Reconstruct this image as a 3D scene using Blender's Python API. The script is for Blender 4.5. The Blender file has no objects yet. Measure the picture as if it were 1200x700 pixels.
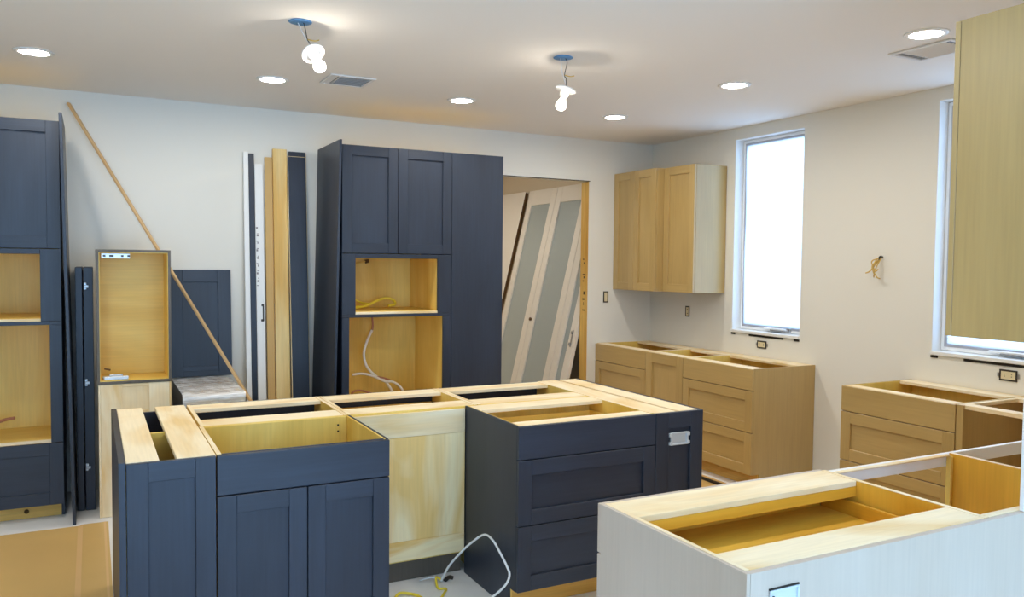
import bpy, bmesh, math, random
from mathutils import Vector, Matrix
random.seed(7)
S = bpy.context.scene
COL = S.collection

# ------------------------------------------------------------------ camera, world, light, exposure
CAM_H = 1.606
YAW, PITCH, ROLL = math.radians(27.4968), math.radians(-2.5174), math.radians(0.5869)
fwd = Vector((math.sin(YAW) * math.cos(PITCH), math.cos(YAW) * math.cos(PITCH), math.sin(PITCH)))
rgt = Vector((math.cos(YAW), -math.sin(YAW), 0))
up = rgt.cross(fwd)
r2 = rgt * math.cos(ROLL) + up * math.sin(ROLL)
u2 = -rgt * math.sin(ROLL) + up * math.cos(ROLL)
cam_data = bpy.data.cameras.new('camera')
cam_data.sensor_width = 36.0
cam_data.lens = 947.5 / 1200 * 36.0
cam_data.clip_start = 0.02
cam = bpy.data.objects.new('camera', cam_data)
COL.objects.link(cam)
mw = Matrix((( r2.x, u2.x, -fwd.x, 0), (r2.y, u2.y, -fwd.y, 0), (r2.z, u2.z, -fwd.z, CAM_H), (0, 0, 0, 1)))
cam.matrix_world = mw
S.camera = cam

world = bpy.data.worlds.new('overcast_sky')
S.world = world
world.use_nodes = True
bg = world.node_tree.nodes['Background']
bg.inputs['Color'].default_value = (0.40, 0.66, 1.0, 1)
bg.inputs['Strength'].default_value = 3.2

S.view_settings.view_transform = 'Standard'
S.view_settings.look = 'None'
S.view_settings.gamma = 1.0
S.view_settings.use_curve_mapping = False
S.view_settings.exposure = 0.78
S.cycles.use_denoising = True
S.cycles.max_bounces = 10
S.cycles.diffuse_bounces = 6
S.cycles.glossy_bounces = 4
S.cycles.transmission_bounces = 6
S.cycles.transparent_max_bounces = 8
S.cycles.sample_clamp_indirect = 6.0
S.cycles.caustics_reflective = False
S.cycles.caustics_refractive = False
S.cycles.blur_glossy = 1.0

LENS_EMIT = 102.0
BULB_EMIT = 230.0

# room frame (metres; camera stands at x = y = 0)
XR, YB, ZC = 4.775, 6.29, 2.743     # right wall, back wall, ceiling
XL, YF = -2.3, -2.4                 # left wall and the wall behind the camera
TOP = 0.87                          # cabinet tops without a worktop


def portal(name, loc, rot, sx, sy):
    d = bpy.data.lights.new(name, 'AREA')
    d.shape = 'RECTANGLE'
    d.size, d.size_y = sx, sy
    d.cycles.is_portal = True
    o = bpy.data.objects.new(name, d)
    o.location, o.rotation_euler = loc, rot
    COL.objects.link(o)


portal('garden_door_portal', (1.0, YF - 0.02, 1.22), (math.radians(90), 0, 0), 5.8, 2.4)   # looks into the room (+Y)
bpy.data.objects['garden_door_portal'].rotation_euler = (math.radians(-90), 0, math.radians(180))

# ------------------------------------------------------------------ materials
MATS = {}


def srgb(r, g, b):
    f = lambda c: (c / 255 / 12.92) if c / 255 <= 0.04045 else ((c / 255 + 0.055) / 1.055) ** 2.4
    return (f(r), f(g), f(b), 1)


def base_mat(name):
    m = bpy.data.materials.new(name)
    m.use_nodes = True
    MATS[name] = m
    return m, m.node_tree, m.node_tree.nodes['Principled BSDF']


def plain(name, col, rough=0.5, metal=0.0, spec=0.5, var=0.0, scale=8.0, bump=0.0):
    m, nt, b = base_mat(name)
    b.inputs['Base Color'].default_value = col
    b.inputs['Roughness'].default_value = rough
    b.inputs['Metallic'].default_value = metal
    b.inputs['Specular IOR Level'].default_value = spec
    tc = nt.nodes.new('ShaderNodeTexCoord')
    nz = nt.nodes.new('ShaderNodeTexNoise')
    nz.inputs['Scale'].default_value = scale
    nz.inputs['Detail'].default_value = 4
    nt.links.new(tc.outputs['Object'], nz.inputs['Vector'])
    if var > 0:
        mx = nt.nodes.new('ShaderNodeMix'); mx.data_type = 'RGBA'
        mx.inputs['A'].default_value = tuple(c * (1 - var) for c in col[:3]) + (1,)
        mx.inputs['B'].default_value = tuple(min(1, c * (1 + var)) for c in col[:3]) + (1,)
        nt.links.new(nz.outputs['Fac'], mx.inputs['Factor'])
        nt.links.new(mx.outputs['Result'], b.inputs['Base Color'])
    if bump > 0:
        bp = nt.nodes.new('ShaderNodeBump')
        bp.inputs['Strength'].default_value = bump
        bp.inputs['Distance'].default_value = 0.002
        nt.links.new(nz.outputs['Fac'], bp.inputs['Height'])
        nt.links.new(bp.outputs['Normal'], b.inputs['Normal'])
    return m


def wood(name, c1, c2, axis='z', rough=0.5, stretch=10.0, scale=2.2, swirl=1.2, lo=0.35, hi=0.68, fine=0.10, spec=0.4):
    """veneer: broad figure stretched along the grain plus fine grain lines, shifted for every object"""
    m, nt, b = base_mat(name)
    n, l = nt.nodes, nt.links
    tc = n.new('ShaderNodeTexCoord'); oi = n.new('ShaderNodeObjectInfo')
    mul = n.new('ShaderNodeMath'); mul.operation = 'MULTIPLY'; mul.inputs[1].default_value = 37.0
    l.new(oi.outputs['Random'], mul.inputs[0])
    add = n.new('ShaderNodeVectorMath'); add.operation = 'ADD'
    l.new(tc.outputs['Object'], add.inputs[0]); l.new(mul.outputs[0], add.inputs[1])
    mp = n.new('ShaderNodeMapping')
    sc = [1.0, 1.0, 1.0]
    sc['xyz'.index(axis)] = 1.0 / stretch * 3
    mp.inputs['Scale'].default_value = sc
    l.new(add.outputs[0], mp.inputs['Vector'])
    n1 = n.new('ShaderNodeTexNoise')
    n1.inputs['Scale'].default_value = scale * 2.2; n1.inputs['Detail'].default_value = 3
    n1.inputs['Distortion'].default_value = swirl
    l.new(mp.outputs[0], n1.inputs['Vector'])
    rp = n.new('ShaderNodeValToRGB')
    rp.color_ramp.elements[0].position = lo; rp.color_ramp.elements[0].color = c1
    rp.color_ramp.elements[1].position = hi; rp.color_ramp.elements[1].color = c2
    l.new(n1.outputs['Fac'], rp.inputs['Fac'])
    mp2 = n.new('ShaderNodeMapping')
    sc2 = [60.0, 60.0, 60.0]; sc2['xyz'.index(axis)] = 2.5
    mp2.inputs['Scale'].default_value = sc2
    l.new(add.outputs[0], mp2.inputs['Vector'])
    n2 = n.new('ShaderNodeTexNoise'); n2.inputs['Scale'].default_value = 1.5; n2.inputs['Detail'].default_value = 4
    l.new(mp2.outputs[0], n2.inputs['Vector'])
    mr = n.new('ShaderNodeMapRange')
    mr.inputs['From Min'].default_value = 0.3; mr.inputs['From Max'].default_value = 0.7
    mr.inputs['To Min'].default_value = 1 - fine; mr.inputs['To Max'].default_value = 1 + fine
    l.new(n2.outputs['Fac'], mr.inputs['Value'])
    vm = n.new('ShaderNodeVectorMath'); vm.operation = 'SCALE'
    l.new(rp.outputs['Color'], vm.inputs[0]); l.new(mr.outputs[0], vm.inputs['Scale'])
    l.new(vm.outputs[0], b.inputs['Base Color'])
    b.inputs['Roughness'].default_value = rough
    b.inputs['Specular IOR Level'].default_value = spec
    bp = n.new('ShaderNodeBump'); bp.inputs['Strength'].default_value = 0.08; bp.inputs['Distance'].default_value = 0.001
    l.new(n2.outputs['Fac'], bp.inputs['Height']); l.new(bp.outputs['Normal'], b.inputs['Normal'])
    return m


def emit(name, col, strength):
    m, nt, b = base_mat(name)
    b.inputs['Base Color'].default_value = (0.9, 0.9, 0.9, 1)
    b.inputs['Emission Color'].default_value = col
    b.inputs['Emission Strength'].default_value = strength
    return m


for ax in 'xyz':
    wood('plywood_raw_' + ax, srgb(246, 229, 194), srgb(232, 200, 142), ax, 0.6, scale=1.3, swirl=2.2, lo=0.42, hi=0.70, fine=0.045)
    wood('maple_interior_' + ax, srgb(244, 214, 122), srgb(224, 182, 78), ax, 0.42, scale=1.1, swirl=1.0, fine=0.05)
    wood('amber_interior_' + ax, srgb(238, 186, 70), srgb(218, 156, 40), ax, 0.42, scale=1.1, swirl=1.0, fine=0.05)  # maple again, with the amber of bounced light put into the colour
    wood('blue_stain_' + ax, srgb(38, 45, 58), srgb(47, 55, 70), ax, 0.40, stretch=14, scale=1.6, swirl=0.6, fine=0.10, spec=0.45)
    wood('greige_stain_' + ax, srgb(180, 150, 92), srgb(192, 162, 104), ax, 0.33, spec=0.8, stretch=14, scale=1.6, swirl=0.6, fine=0.05)
    wood('grey_wash_' + ax, srgb(194, 176, 158), srgb(202, 186, 170), ax, 0.45, stretch=14, scale=1.4, swirl=0.6, fine=0.03)  # greige finish again, with cool daylight on the peninsula put into the colour
    wood('pine_lumber_' + ax, srgb(226, 184, 100), srgb(203, 150, 62), ax, 0.6, stretch=20, scale=3.0, swirl=1.0, fine=0.10)
wood('plywood_yellow_x', srgb(250, 230, 182), srgb(232, 190, 112), 'x', 0.6, scale=1.3, swirl=2.4, lo=0.46, hi=0.62, fine=0.04)
wood('plywood_yellow_z', srgb(250, 230, 182), srgb(236, 198, 124), 'z', 0.6, scale=1.6, swirl=1.6, lo=0.44, hi=0.66, fine=0.05)
wood('pale_pine', srgb(240, 212, 150), srgb(222, 178, 100), 'z', 0.55, stretch=24, scale=2.4, swirl=1.4, fine=0.06)
wood('stick_wood', srgb(216, 180, 130), srgb(196, 156, 104), 'z', 0.5, stretch=24, scale=6, swirl=0.4, fine=0.06)
wood('dark_taupe', srgb(92, 84, 74), srgb(104, 96, 84), 'z', 0.45, stretch=14, scale=1.6, swirl=0.5)
plain('wall_paint', srgb(232, 229, 220), 0.75, spec=0.25, var=0.02, scale=1.2, bump=0.03)
plain('ceiling_paint', srgb(243, 238, 232), 0.85, spec=0.2, var=0.015, scale=0.8)
plain('reveal_paint', srgb(240, 240, 238), 0.6)
plain('window_vinyl', srgb(244, 246, 248), 0.35)
plain('trim_white', srgb(240, 240, 238), 0.4)
plain('concrete_floor', srgb(196, 192, 188), 0.6, var=0.10, scale=5.0, bump=0.1)
plain('subfloor_dust', srgb(234, 233, 232), 0.65, var=0.08, scale=9.0)
plain('kraft_paper', srgb(214, 176, 110), 0.38, var=0.07, scale=3.0, bump=0.25)
plain('tape_tan', srgb(226, 186, 130), 0.35, var=0.03)
plain('metal_bright', (0.66, 0.72, 0.78, 1), 0.35, metal=0.45)
plain('metal_dull', (0.42, 0.42, 0.42, 1), 0.4, metal=1.0)
plain('black_gap', srgb(40, 34, 26), 0.8)
plain('box_blue', srgb(96, 150, 200), 0.5)
plain('wire_white', srgb(236, 238, 240), 0.4)
plain('wire_yellow', srgb(240, 214, 60), 0.4)
plain('wire_copper', srgb(190, 128, 100), 0.45)
plain('wire_black', srgb(28, 28, 30), 0.45)
plain('wire_tan', srgb(214, 178, 96), 0.5)
plain('porcelain', srgb(246, 244, 240), 0.25)
plain('outlet_cream', srgb(222, 208, 170), 0.45)
plain('box_black', srgb(48, 42, 34), 0.5)
plain('door_paint', srgb(232, 224, 212), 0.45, var=0.01)
plain('grille_white', srgb(228, 226, 224), 0.5)
plain('duct_dark', srgb(120, 124, 132), 0.7)
plain('ink', srgb(140, 132, 136), 0.7)
plain('stamp_brown', srgb(96, 66, 26), 0.7)
plain('hall_paint', srgb(222, 208, 184), 0.7, var=0.01)
plain('cardboard', srgb(206, 170, 110), 0.7, var=0.05)
emit('lens_glow', (1.0, 0.95, 0.85, 1), LENS_EMIT)
emit('bulb_glow', (1.0, 0.90, 0.76, 1), BULB_EMIT)

m, nt, b = base_mat('bulb_glass')
nt.nodes.remove(b)
tp = nt.nodes.new('ShaderNodeBsdfTransparent')
em = nt.nodes.new('ShaderNodeEmission'); em.inputs['Color'].default_value = (1.0, 0.93, 0.82, 1); em.inputs['Strength'].default_value = 4.0
mx = nt.nodes.new('ShaderNodeMixShader'); mx.inputs[0].default_value = 0.35
nt.links.new(tp.outputs[0], mx.inputs[1]); nt.links.new(em.outputs[0], mx.inputs[2])
nt.links.new(mx.outputs[0], nt.nodes['Material Output'].inputs[0])

# translucent plastic sheet over the windows
m, nt, b = base_mat('plastic_film')
nt.nodes.remove(b)
tr = nt.nodes.new('ShaderNodeBsdfTranslucent'); tr.inputs['Color'].default_value = (0.62, 0.60, 0.62, 1)
tp = nt.nodes.new('ShaderNodeBsdfTransparent'); tp.inputs['Color'].default_value = (0.96, 0.98, 1.0, 1)
gl = nt.nodes.new('ShaderNodeBsdfGlossy'); gl.inputs['Roughness'].default_value = 0.25
mx = nt.nodes.new('ShaderNodeMixShader'); mx.inputs[0].default_value = 0.08
m2 = nt.nodes.new('ShaderNodeMixShader'); m2.inputs[0].default_value = 0.06
nt.links.new(tr.outputs[0], mx.inputs[1]); nt.links.new(tp.outputs[0], mx.inputs[2])
nt.links.new(mx.outputs[0], m2.inputs[1]); nt.links.new(gl.outputs[0], m2.inputs[2])
nt.links.new(m2.outputs[0], nt.nodes['Material Output'].inputs[0])

# thin crinkled wrap
m, nt, b = base_mat('stretch_wrap')
b.inputs['Base Color'].default_value = srgb(238, 240, 242)
b.inputs['Roughness'].default_value = 0.16
b.inputs['Alpha'].default_value = 0.6
b.inputs['Specular IOR Level'].default_value = 0.9
tc = nt.nodes.new('ShaderNodeTexCoord'); mp = nt.nodes.new('ShaderNodeMapping'); mp.inputs['Scale'].default_value = (1.2, 30, 30)
nz = nt.nodes.new('ShaderNodeTexNoise'); nz.inputs['Scale'].default_value = 2.0; nz.inputs['Detail'].default_value = 5
bp = nt.nodes.new('ShaderNodeBump'); bp.inputs['Strength'].default_value = 0.7; bp.inputs['Distance'].default_value = 0.01
nt.links.new(tc.outputs['Object'], mp.inputs['Vector']); nt.links.new(mp.outputs[0], nz.inputs['Vector'])
nt.links.new(nz.outputs['Fac'], bp.inputs['Height']); nt.links.new(bp.outputs['Normal'], b.inputs['Normal'])

mr = nt.nodes.new('ShaderNodeMapRange'); mr.inputs['From Min'].default_value = 0.38; mr.inputs['From Max'].default_value = 0.62
mr.inputs['To Min'].default_value = 0.45; mr.inputs['To Max'].default_value = 1.0
nt.links.new(nz.outputs['Fac'], mr.inputs['Value']); nt.links.new(mr.outputs[0], b.inputs['Alpha'])  # opacity streaks paint the white highlights of the shiny wrap

# frosted door glass
m, nt, b = base_mat('door_glass')
b.inputs['Base Color'].default_value = (0.80, 0.90, 0.90, 1)
b.inputs['Roughness'].default_value = 0.22
b.inputs['Transmission Weight'].default_value = 0.55
b.inputs['IOR'].default_value = 1.45

# ------------------------------------------------------------------ mesh helpers
ORG = {}


def obj(name, me, mat, parent=None, loc=(0, 0, 0), rot=(0, 0, 0)):
    o = bpy.data.objects.new(name, me)
    COL.objects.link(o)
    if mat:
        me.materials.append(MATS[mat])
    o.parent = parent
    o.location, o.rotation_euler = loc, rot
    return o


def tag(o, label=None, cat=None, group=None, kind=None):
    if label: o['label'] = label
    if cat: o['category'] = cat
    if group: o['group'] = group
    if kind: o['kind'] = kind
    return o


def thing(name, label, cat, loc=(0, 0, 0), rot=(0, 0, 0), group=None):
    o = bpy.data.objects.new(name, None)
    o.empty_display_size = 0.1
    COL.objects.link(o)
    o.location, o.rotation_euler = loc, rot
    ORG[o.name] = Vector(loc)
    return tag(o, label, cat, group)


def org(parent):
    """world origin of an unrotated parent (0 for None)"""
    v = Vector((0, 0, 0))
    p = parent
    while p is not None:
        v += p.location
        p = p.parent
    return v


def box_mesh(sx, sy, sz, bevel=0.0015):
    bm = bmesh.new()
    bmesh.ops.create_cube(bm, size=1.0)
    bmesh.ops.scale(bm, vec=(sx, sy, sz), verts=bm.verts)
    bv = min(bevel, sx * .3, sy * .3, sz * .3)
    if bv > 0:
        bmesh.ops.bevel(bm, geom=list(bm.edges), offset=bv, segments=1, affect='EDGES')
    me = bpy.data.meshes.new('board')
    bm.to_mesh(me); bm.free()
    return me


def box(parent, name, lo, hi, mat, bevel=0.0015, local=False):
    """a board between two corners; world coordinates unless local to a turned parent"""
    a = Vector([min(p, q) for p, q in zip(lo, hi)]); c = Vector([max(p, q) for p, q in zip(lo, hi)])
    d = c - a
    ctr = (a + c) / 2
    if not local:
        ctr -= org(parent)
    return obj(name, box_mesh(d.x, d.y, d.z, bevel), mat, parent, ctr)


def prism(parent, name, poly, lo, hi, axis, mat, bevel=0.0):
    """polygon extruded along an axis, world coordinates. axis x: poly (y, z); axis y: poly (x, z); axis z: poly (x, y)"""
    bm = bmesh.new()
    def P(p, t):
        if axis == 'x': return Vector((t, p[0], p[1]))
        if axis == 'y': return Vector((p[0], t, p[1]))
        return Vector((p[0], p[1], t))
    o0 = org(parent)
    pts = [P(p, lo) for p in poly] + [P(p, hi) for p in poly]
    ctr = sum(pts, Vector()) / len(pts)
    vs = [bm.verts.new(p - ctr) for p in pts]
    n = len(poly)
    bm.faces.new(vs[:n]); bm.faces.new(vs[n:][::-1])
    for i in range(n):
        j = (i + 1) % n
        bm.faces.new((vs[i], vs[n + i], vs[n + j], vs[j]))
    bmesh.ops.recalc_face_normals(bm, faces=bm.faces)
    if bevel:
        bmesh.ops.bevel(bm, geom=list(bm.edges), offset=bevel, segments=1, affect='EDGES')
    me = bpy.data.meshes.new(name)
    bm.to_mesh(me); bm.free()
    return obj(name, me, mat, parent, ctr - o0)


def lathe(parent, name, prof, mat, loc, rot=(0, 0, 0), seg=32, smooth=True):
    """profile (r, z) turned about the local z axis"""
    bm = bmesh.new()
    rings = []
    for r, z in prof:
        if r < 1e-6:
            rings.append([bm.verts.new((0, 0, z))])
        else:
            rings.append([bm.verts.new((r * math.cos(2 * math.pi * k / seg), r * math.sin(2 * math.pi * k / seg), z)) for k in range(seg)])
    for A, B in zip(rings, rings[1:]):
        for k in range(seg):
            k2 = (k + 1) % seg
            if len(A) == 1 and len(B) == 1: continue
            if len(A) == 1: bm.faces.new((A[0], B[k2], B[k]))
            elif len(B) == 1: bm.faces.new((A[k], A[k2], B[0]))
            else: bm.faces.new((A[k], A[k2], B[k2], B[k]))
    bmesh.ops.recalc_face_normals(bm, faces=bm.faces)
    me = bpy.data.meshes.new(name)
    bm.to_mesh(me); bm.free()
    if smooth:
        for f in me.polygons: f.use_smooth = True
    return obj(name, me, mat, parent, loc, rot)


def spline(pts, n=10):
    pts = [Vector(p) for p in pts]
    P = [pts[0] * 2 - pts[1]] + pts + [pts[-1] * 2 - pts[-2]]
    out = []
    for i in range(1, len(P) - 2):
        a, b_, c, d = P[i - 1:i + 3]
        for k in range(n):
            t = k / n
            out.append(0.5 * ((2 * b_) + (c - a) * t + (2 * a - 5 * b_ + 4 * c - d) * t * t + (3 * b_ - a - 3 * c + d) * t ** 3))
    out.append(pts[-1])
    return out


def tube(parent, name, pts, r, mat, n=8, seg=8, smooth_path=True):
    path = spline(pts, n) if smooth_path else [Vector(p) for p in pts]
    o0 = org(parent)
    path = [p - o0 for p in path]
    ctr = path[0].copy()
    bm = bmesh.new()
    rings = []
    nrm = None
    for i, p in enumerate(path):
        t = (path[min(i + 1, len(path) - 1)] - path[max(i - 1, 0)]).normalized()
        if nrm is None:
            nrm = t.orthogonal().normalized()
        nrm = (nrm - t * nrm.dot(t)).normalized()
        bn = t.cross(nrm)
        rings.append([bm.verts.new(p - ctr + (nrm * math.cos(2 * math.pi * k / seg) + bn * math.sin(2 * math.pi * k / seg)) * r) for k in range(seg)])
    for A, B in zip(rings, rings[1:]):
        for k in range(seg):
            bm.faces.new((A[k], A[(k + 1) % seg], B[(k + 1) % seg], B[k]))
    bm.faces.new(rings[0][::-1]); bm.faces.new(rings[-1])
    bmesh.ops.recalc_face_normals(bm, faces=bm.faces)
    me = bpy.data.meshes.new(name)
    bm.to_mesh(me); bm.free()
    for f in me.polygons: f.use_smooth = True
    return obj(name, me, mat, parent, ctr)


def wall(name, axis, plane, thick, u0, u1, z0, z1, holes, mat):
    """a wall slab with rectangular openings; axis y: runs along x at y = plane..plane+thick; axis x: runs along y"""
    us = sorted({u0, u1, *[h[0] for h in holes], *[h[1] for h in holes]})
    zs = sorted({z0, z1, *[h[2] for h in holes], *[h[3] for h in holes]})
    inside = lambda i, j: any(h[0] - 1e-6 <= us[i] and us[i + 1] <= h[1] + 1e-6 and h[2] - 1e-6 <= zs[j] and zs[j + 1] <= h[3] + 1e-6 for h in holes)
    solid = {(i, j) for i in range(len(us) - 1) for j in range(len(zs) - 1) if not inside(i, j)}
    bm = bmesh.new()
    cache = {}
    def V(u, z, d):
        k = (round(u, 5), round(z, 5), d)
        if k not in cache:
            dd = plane + (thick if d else 0)
            cache[k] = bm.verts.new((u, dd, z) if axis == 'y' else (dd, u, z))
        return cache[k]
    for i, j in solid:
        a, b_, c, d = us[i], us[i + 1], zs[j], zs[j + 1]
        for s in (0, 1):
            bm.faces.new((V(a, c, s), V(b_, c, s), V(b_, d, s), V(a, d, s)))
        for (di, dj, e0, e1) in ((-1, 0, (a, c), (a, d)), (1, 0, (b_, c), (b_, d)), (0, -1, (a, c), (b_, c)), (0, 1, (a, d), (b_, d))):
            if (i + di, j + dj) not in solid:
                bm.faces.new((V(*e0, 0), V(*e1, 0), V(*e1, 1), V(*e0, 1)))
    bmesh.ops.recalc_face_normals(bm, faces=bm.faces)
    me = bpy.data.meshes.new(name)
    bm.to_mesh(me); bm.free()
    return tag(obj(name, me, mat), kind='structure')


class Face:
    """turns (u along the front, d into the cabinet, z) into world boxes. facing: '-y', '+y' or '-x'"""
    def __init__(self, facing, front):
        self.f, self.p = facing, front
    def pt(self, u, d, z):
        if self.f == '-y': return (u, self.p + d, z)
        if self.f == '+y': return (u, self.p - d, z)
        return (self.p + d, u, z)
    def box(self, parent, name, u0, u1, d0, d1, z0, z1, mat, bevel=0.0015):
        return box(parent, name, self.pt(u0, d0, z0), self.pt(u1, d1, z1), mat, bevel)
    def u_axis(self): return 'y' if self.f == '-x' else 'x'
    def d_axis(self): return 'x' if self.f == '-x' else 'y'
    def side(self, parent, name, u0, u1, poly_dz, mat):
        if self.f == '-x':
            return prism(parent, name, [(self.p + d, z) for d, z in poly_dz], u0, u1, 'y', mat)
        sg = 1 if self.f == '-y' else -1
        return prism(parent, name, [(self.p + sg * d, z) for d, z in poly_dz], u0, u1, 'x', mat)


def shaker(F, parent, name, u0, u1, z0, z1, mat, fw=0.07, th=0.02, rec=0.013, rail=None):
    """framed front: the centre panel is the part, its stiles and rails are sub-parts"""
    rail = rail or fw
    ma_z, ma_u = mat + '_z', mat + '_' + F.u_axis()
    o = F.box(parent, name, u0 + fw - .004, u1 - fw + .004, rec, th - 0.001, z0 + rail - .004, z1 - rail + .004, ma_z if (z1 - z0) > (u1 - u0) else ma_u, 0)
    F.box(o, 'stile', u0, u0 + fw, 0, th, z0, z1, ma_z)
    F.box(o, 'stile', u1 - fw, u1, 0, th, z0, z1, ma_z)
    F.box(o, 'rail', u0 + fw, u1 - fw, 0.0003, th, z0, z0 + rail, ma_u)
    F.box(o, 'rail', u0 + fw, u1 - fw, 0.0003, th, z1 - rail, z1, ma_u)
    return o


def base_cabinet(label, facing, u0, u1, front, depth, fronts, skin, group, front_rail=0.08, back_rail=0.10,
                 side_skin=(None, None), inner='maple_interior', top=TOP, toe=True, rail_mat='plywood_raw', back_mat=None, name='base_cabinet', shelf=True, toe_mat='pine_lumber'):
    F = Face(facing, front)
    c = F.pt((u0 + u1) / 2, depth / 2, 0)
    T = thing(name, label, 'cabinet', c, group=group)
    t = 0.018
    poly = [(0.021, top), (depth, top), (depth, 0.0), (0.085, 0.0), (0.085, 0.105), (0.021, 0.105)] if toe else [(0.021, top), (depth, top), (depth, 0.0), (0.021, 0.0)]
    for k, (a, b_) in enumerate(((u0 + .001, u0 + t), (u1 - t, u1 - .001))):
        if side_skin[k]:
            # finished outer skin over the box side
            F.side(T, 'side_panel', a if k == 0 else a + t * .45, b_ - t * .45 if k == 0 else b_, poly, side_skin[k] + '_z')
            inner_poly = [(d + (.004 if d < .03 else (-.004 if d > depth - .01 else 0)), z - (0.0015 if z > top - .01 else 0)) for d, z in poly]
            F.side(T, 'side_lining', a + t * .5 if k == 0 else a, b_ if k == 0 else b_ - t * .5, inner_poly, inner + '_z')
        else:
            F.side(T, 'side_panel', a, b_, poly, inner + '_z')
    F.box(T, 'bottom_panel', u0 + t, u1 - t, 0.022, depth - .012, 0.106, 0.122, inner + '_' + F.u_axis())
    F.box(T, 'back_panel', u0 + t, u1 - t, depth - .012, depth - .001, 0.106, top - .002, (back_mat or inner) + '_z')
    for k, (a, b_) in enumerate(((u0 + .001, u0 + t), (u1 - t, u1 - .001))):
        if not side_skin[k]:
            F.box(T, 'raw_edge', a, b_, 0.0215, depth - .0005, top + .0001, top + .0012, 'plywood_raw_' + F.d_axis(), 0)
    if front_rail:
        F.box(T, 'top_rail', u0 + t, u1 - t, 0.0215, 0.0215 + front_rail, top - .019, top - .0005, rail_mat + '_' + F.u_axis())
    if back_rail:
        F.box(T, 'top_rail', u0 + t, u1 - t, depth - .0125 - back_rail, depth - .0125, top - .019, top - .0005, rail_mat + '_' + F.u_axis())
    if toe:
        F.box(T, 'toe_kick', u0 + .002, u1 - .002, 0.086, 0.098, 0.001, 0.104, toe_mat + '_' + F.u_axis())
    if shelf:
        F.box(T, 'shelf', u0 + t, u1 - t, 0.12, depth - .013, 0.42, 0.436, inner + '_' + F.u_axis())
    F.box(T, 'face_backing', u0 + .001, u1 - .001, 0.0203, 0.0209, 0.107, top - .004, skin + '_z', 0)  # added sheet, gives the seams between fronts their shaded dark tone
    for fr in fronts:
        kind, a, b_, z0, z1 = fr[:5]
        if kind == 'slab':
            F.box(T, 'drawer_front', a, b_, 0, 0.02, z0, z1, skin + '_' + F.u_axis(), 0.002)
        else:
            shaker(F, T, 'door' if kind == 'door' else 'drawer_front', a, b_, z0, z1, skin, fw=fr[5] if len(fr) > 5 else 0.07)
    return T, F


# ------------------------------------------------------------------ the room
WIN1 = (4.43, 5.165, 1.045, 2.65)
WIN2 = (2.55, 3.342, 1.045, 2.662)
DOOR = (2.93, 4.06, 0.0, 2.395)
prism(None, 'floor', [(XL, YF), (XR + .2, YF), (XR + .2, 9.6), (XL, 9.6)], -0.1, 0.0, 'z', 'subfloor_dust')['kind'] = 'structure'
prism(None, 'ceiling', [(XL - .15, YF - .15), (XR + .2, YF - .15), (XR + .2, 9.6), (XL - .15, 9.6)], ZC, ZC + 0.1, 'z', 'ceiling_paint')['kind'] = 'structure'
wall('wall_back', 'y', YB, 0.12, XL, XR, 0, ZC, [DOOR], 'wall_paint')
wall('wall_right', 'x', XR, 0.17, YF, 9.6, 0, ZC, [WIN1, WIN2], 'wall_paint')
wall('wall_left', 'x', XL - .15, 0.15, YF, YB + .12, 0, ZC, [], 'wall_paint')
wall('wall_front', 'y', YF - .15, 0.15, XL - .15, XR + .17, 0, ZC, [(-1.9, 3.9, 0.02, 2.42)], 'wall_paint')
wall('wall_partition', 'y', 1.29, 0.125, 2.66, XR, 0, ZC, [], 'wall_paint')
# hall behind the doorway
wall('wall_hall_back', 'y', 9.3, 0.12, 1.6, XR, 0, ZC, [], 'hall_paint')
wall('wall_hall_left', 'x', 1.5, 0.12, YB + .12, 9.3, 0, ZC, [], 'hall_paint')
wall('wall_hall_right', 'x', 4.45, 0.10, YB + .12, 9.3, 0, ZC, [], 'hall_paint')

# rough door opening: lumber stud on the right, drywall edge along the head
st = box(None, 'trim_1', (4.052, YB + .001, 0.0), (4.0598, YB + .118, 2.36), 'pine_lumber_z', 0.002)
tag(st, 'bare lumber stud lining the doorway beside the wall switch', kind='structure')
for k, (z0, h) in enumerate(((1.50, .012), (1.47, .02), (1.44, .012), (1.32, .03), (1.27, .016), (1.22, .03), (1.17, .012), (1.60, .02), (1.64, .012))):
    box(st, 'ink_stamp', (4.0505, YB + .03 + (k % 3) * .012, z0), (4.0523, YB + .075 - (k % 2) * .015, z0 + h), 'stamp_brown', 0)
hd = box(None, 'trim_2', (2.93, YB - .004, 2.362), (4.066, YB + .118, 2.398), 'wall_paint', 0.003)
tag(hd, 'drywall edge along the head of the doorway', kind='structure')
box(hd, 'paper_edge', (2.93, YB - .006, 2.359), (4.066, YB - .003, 2.366), 'black_gap', 0)


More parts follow.
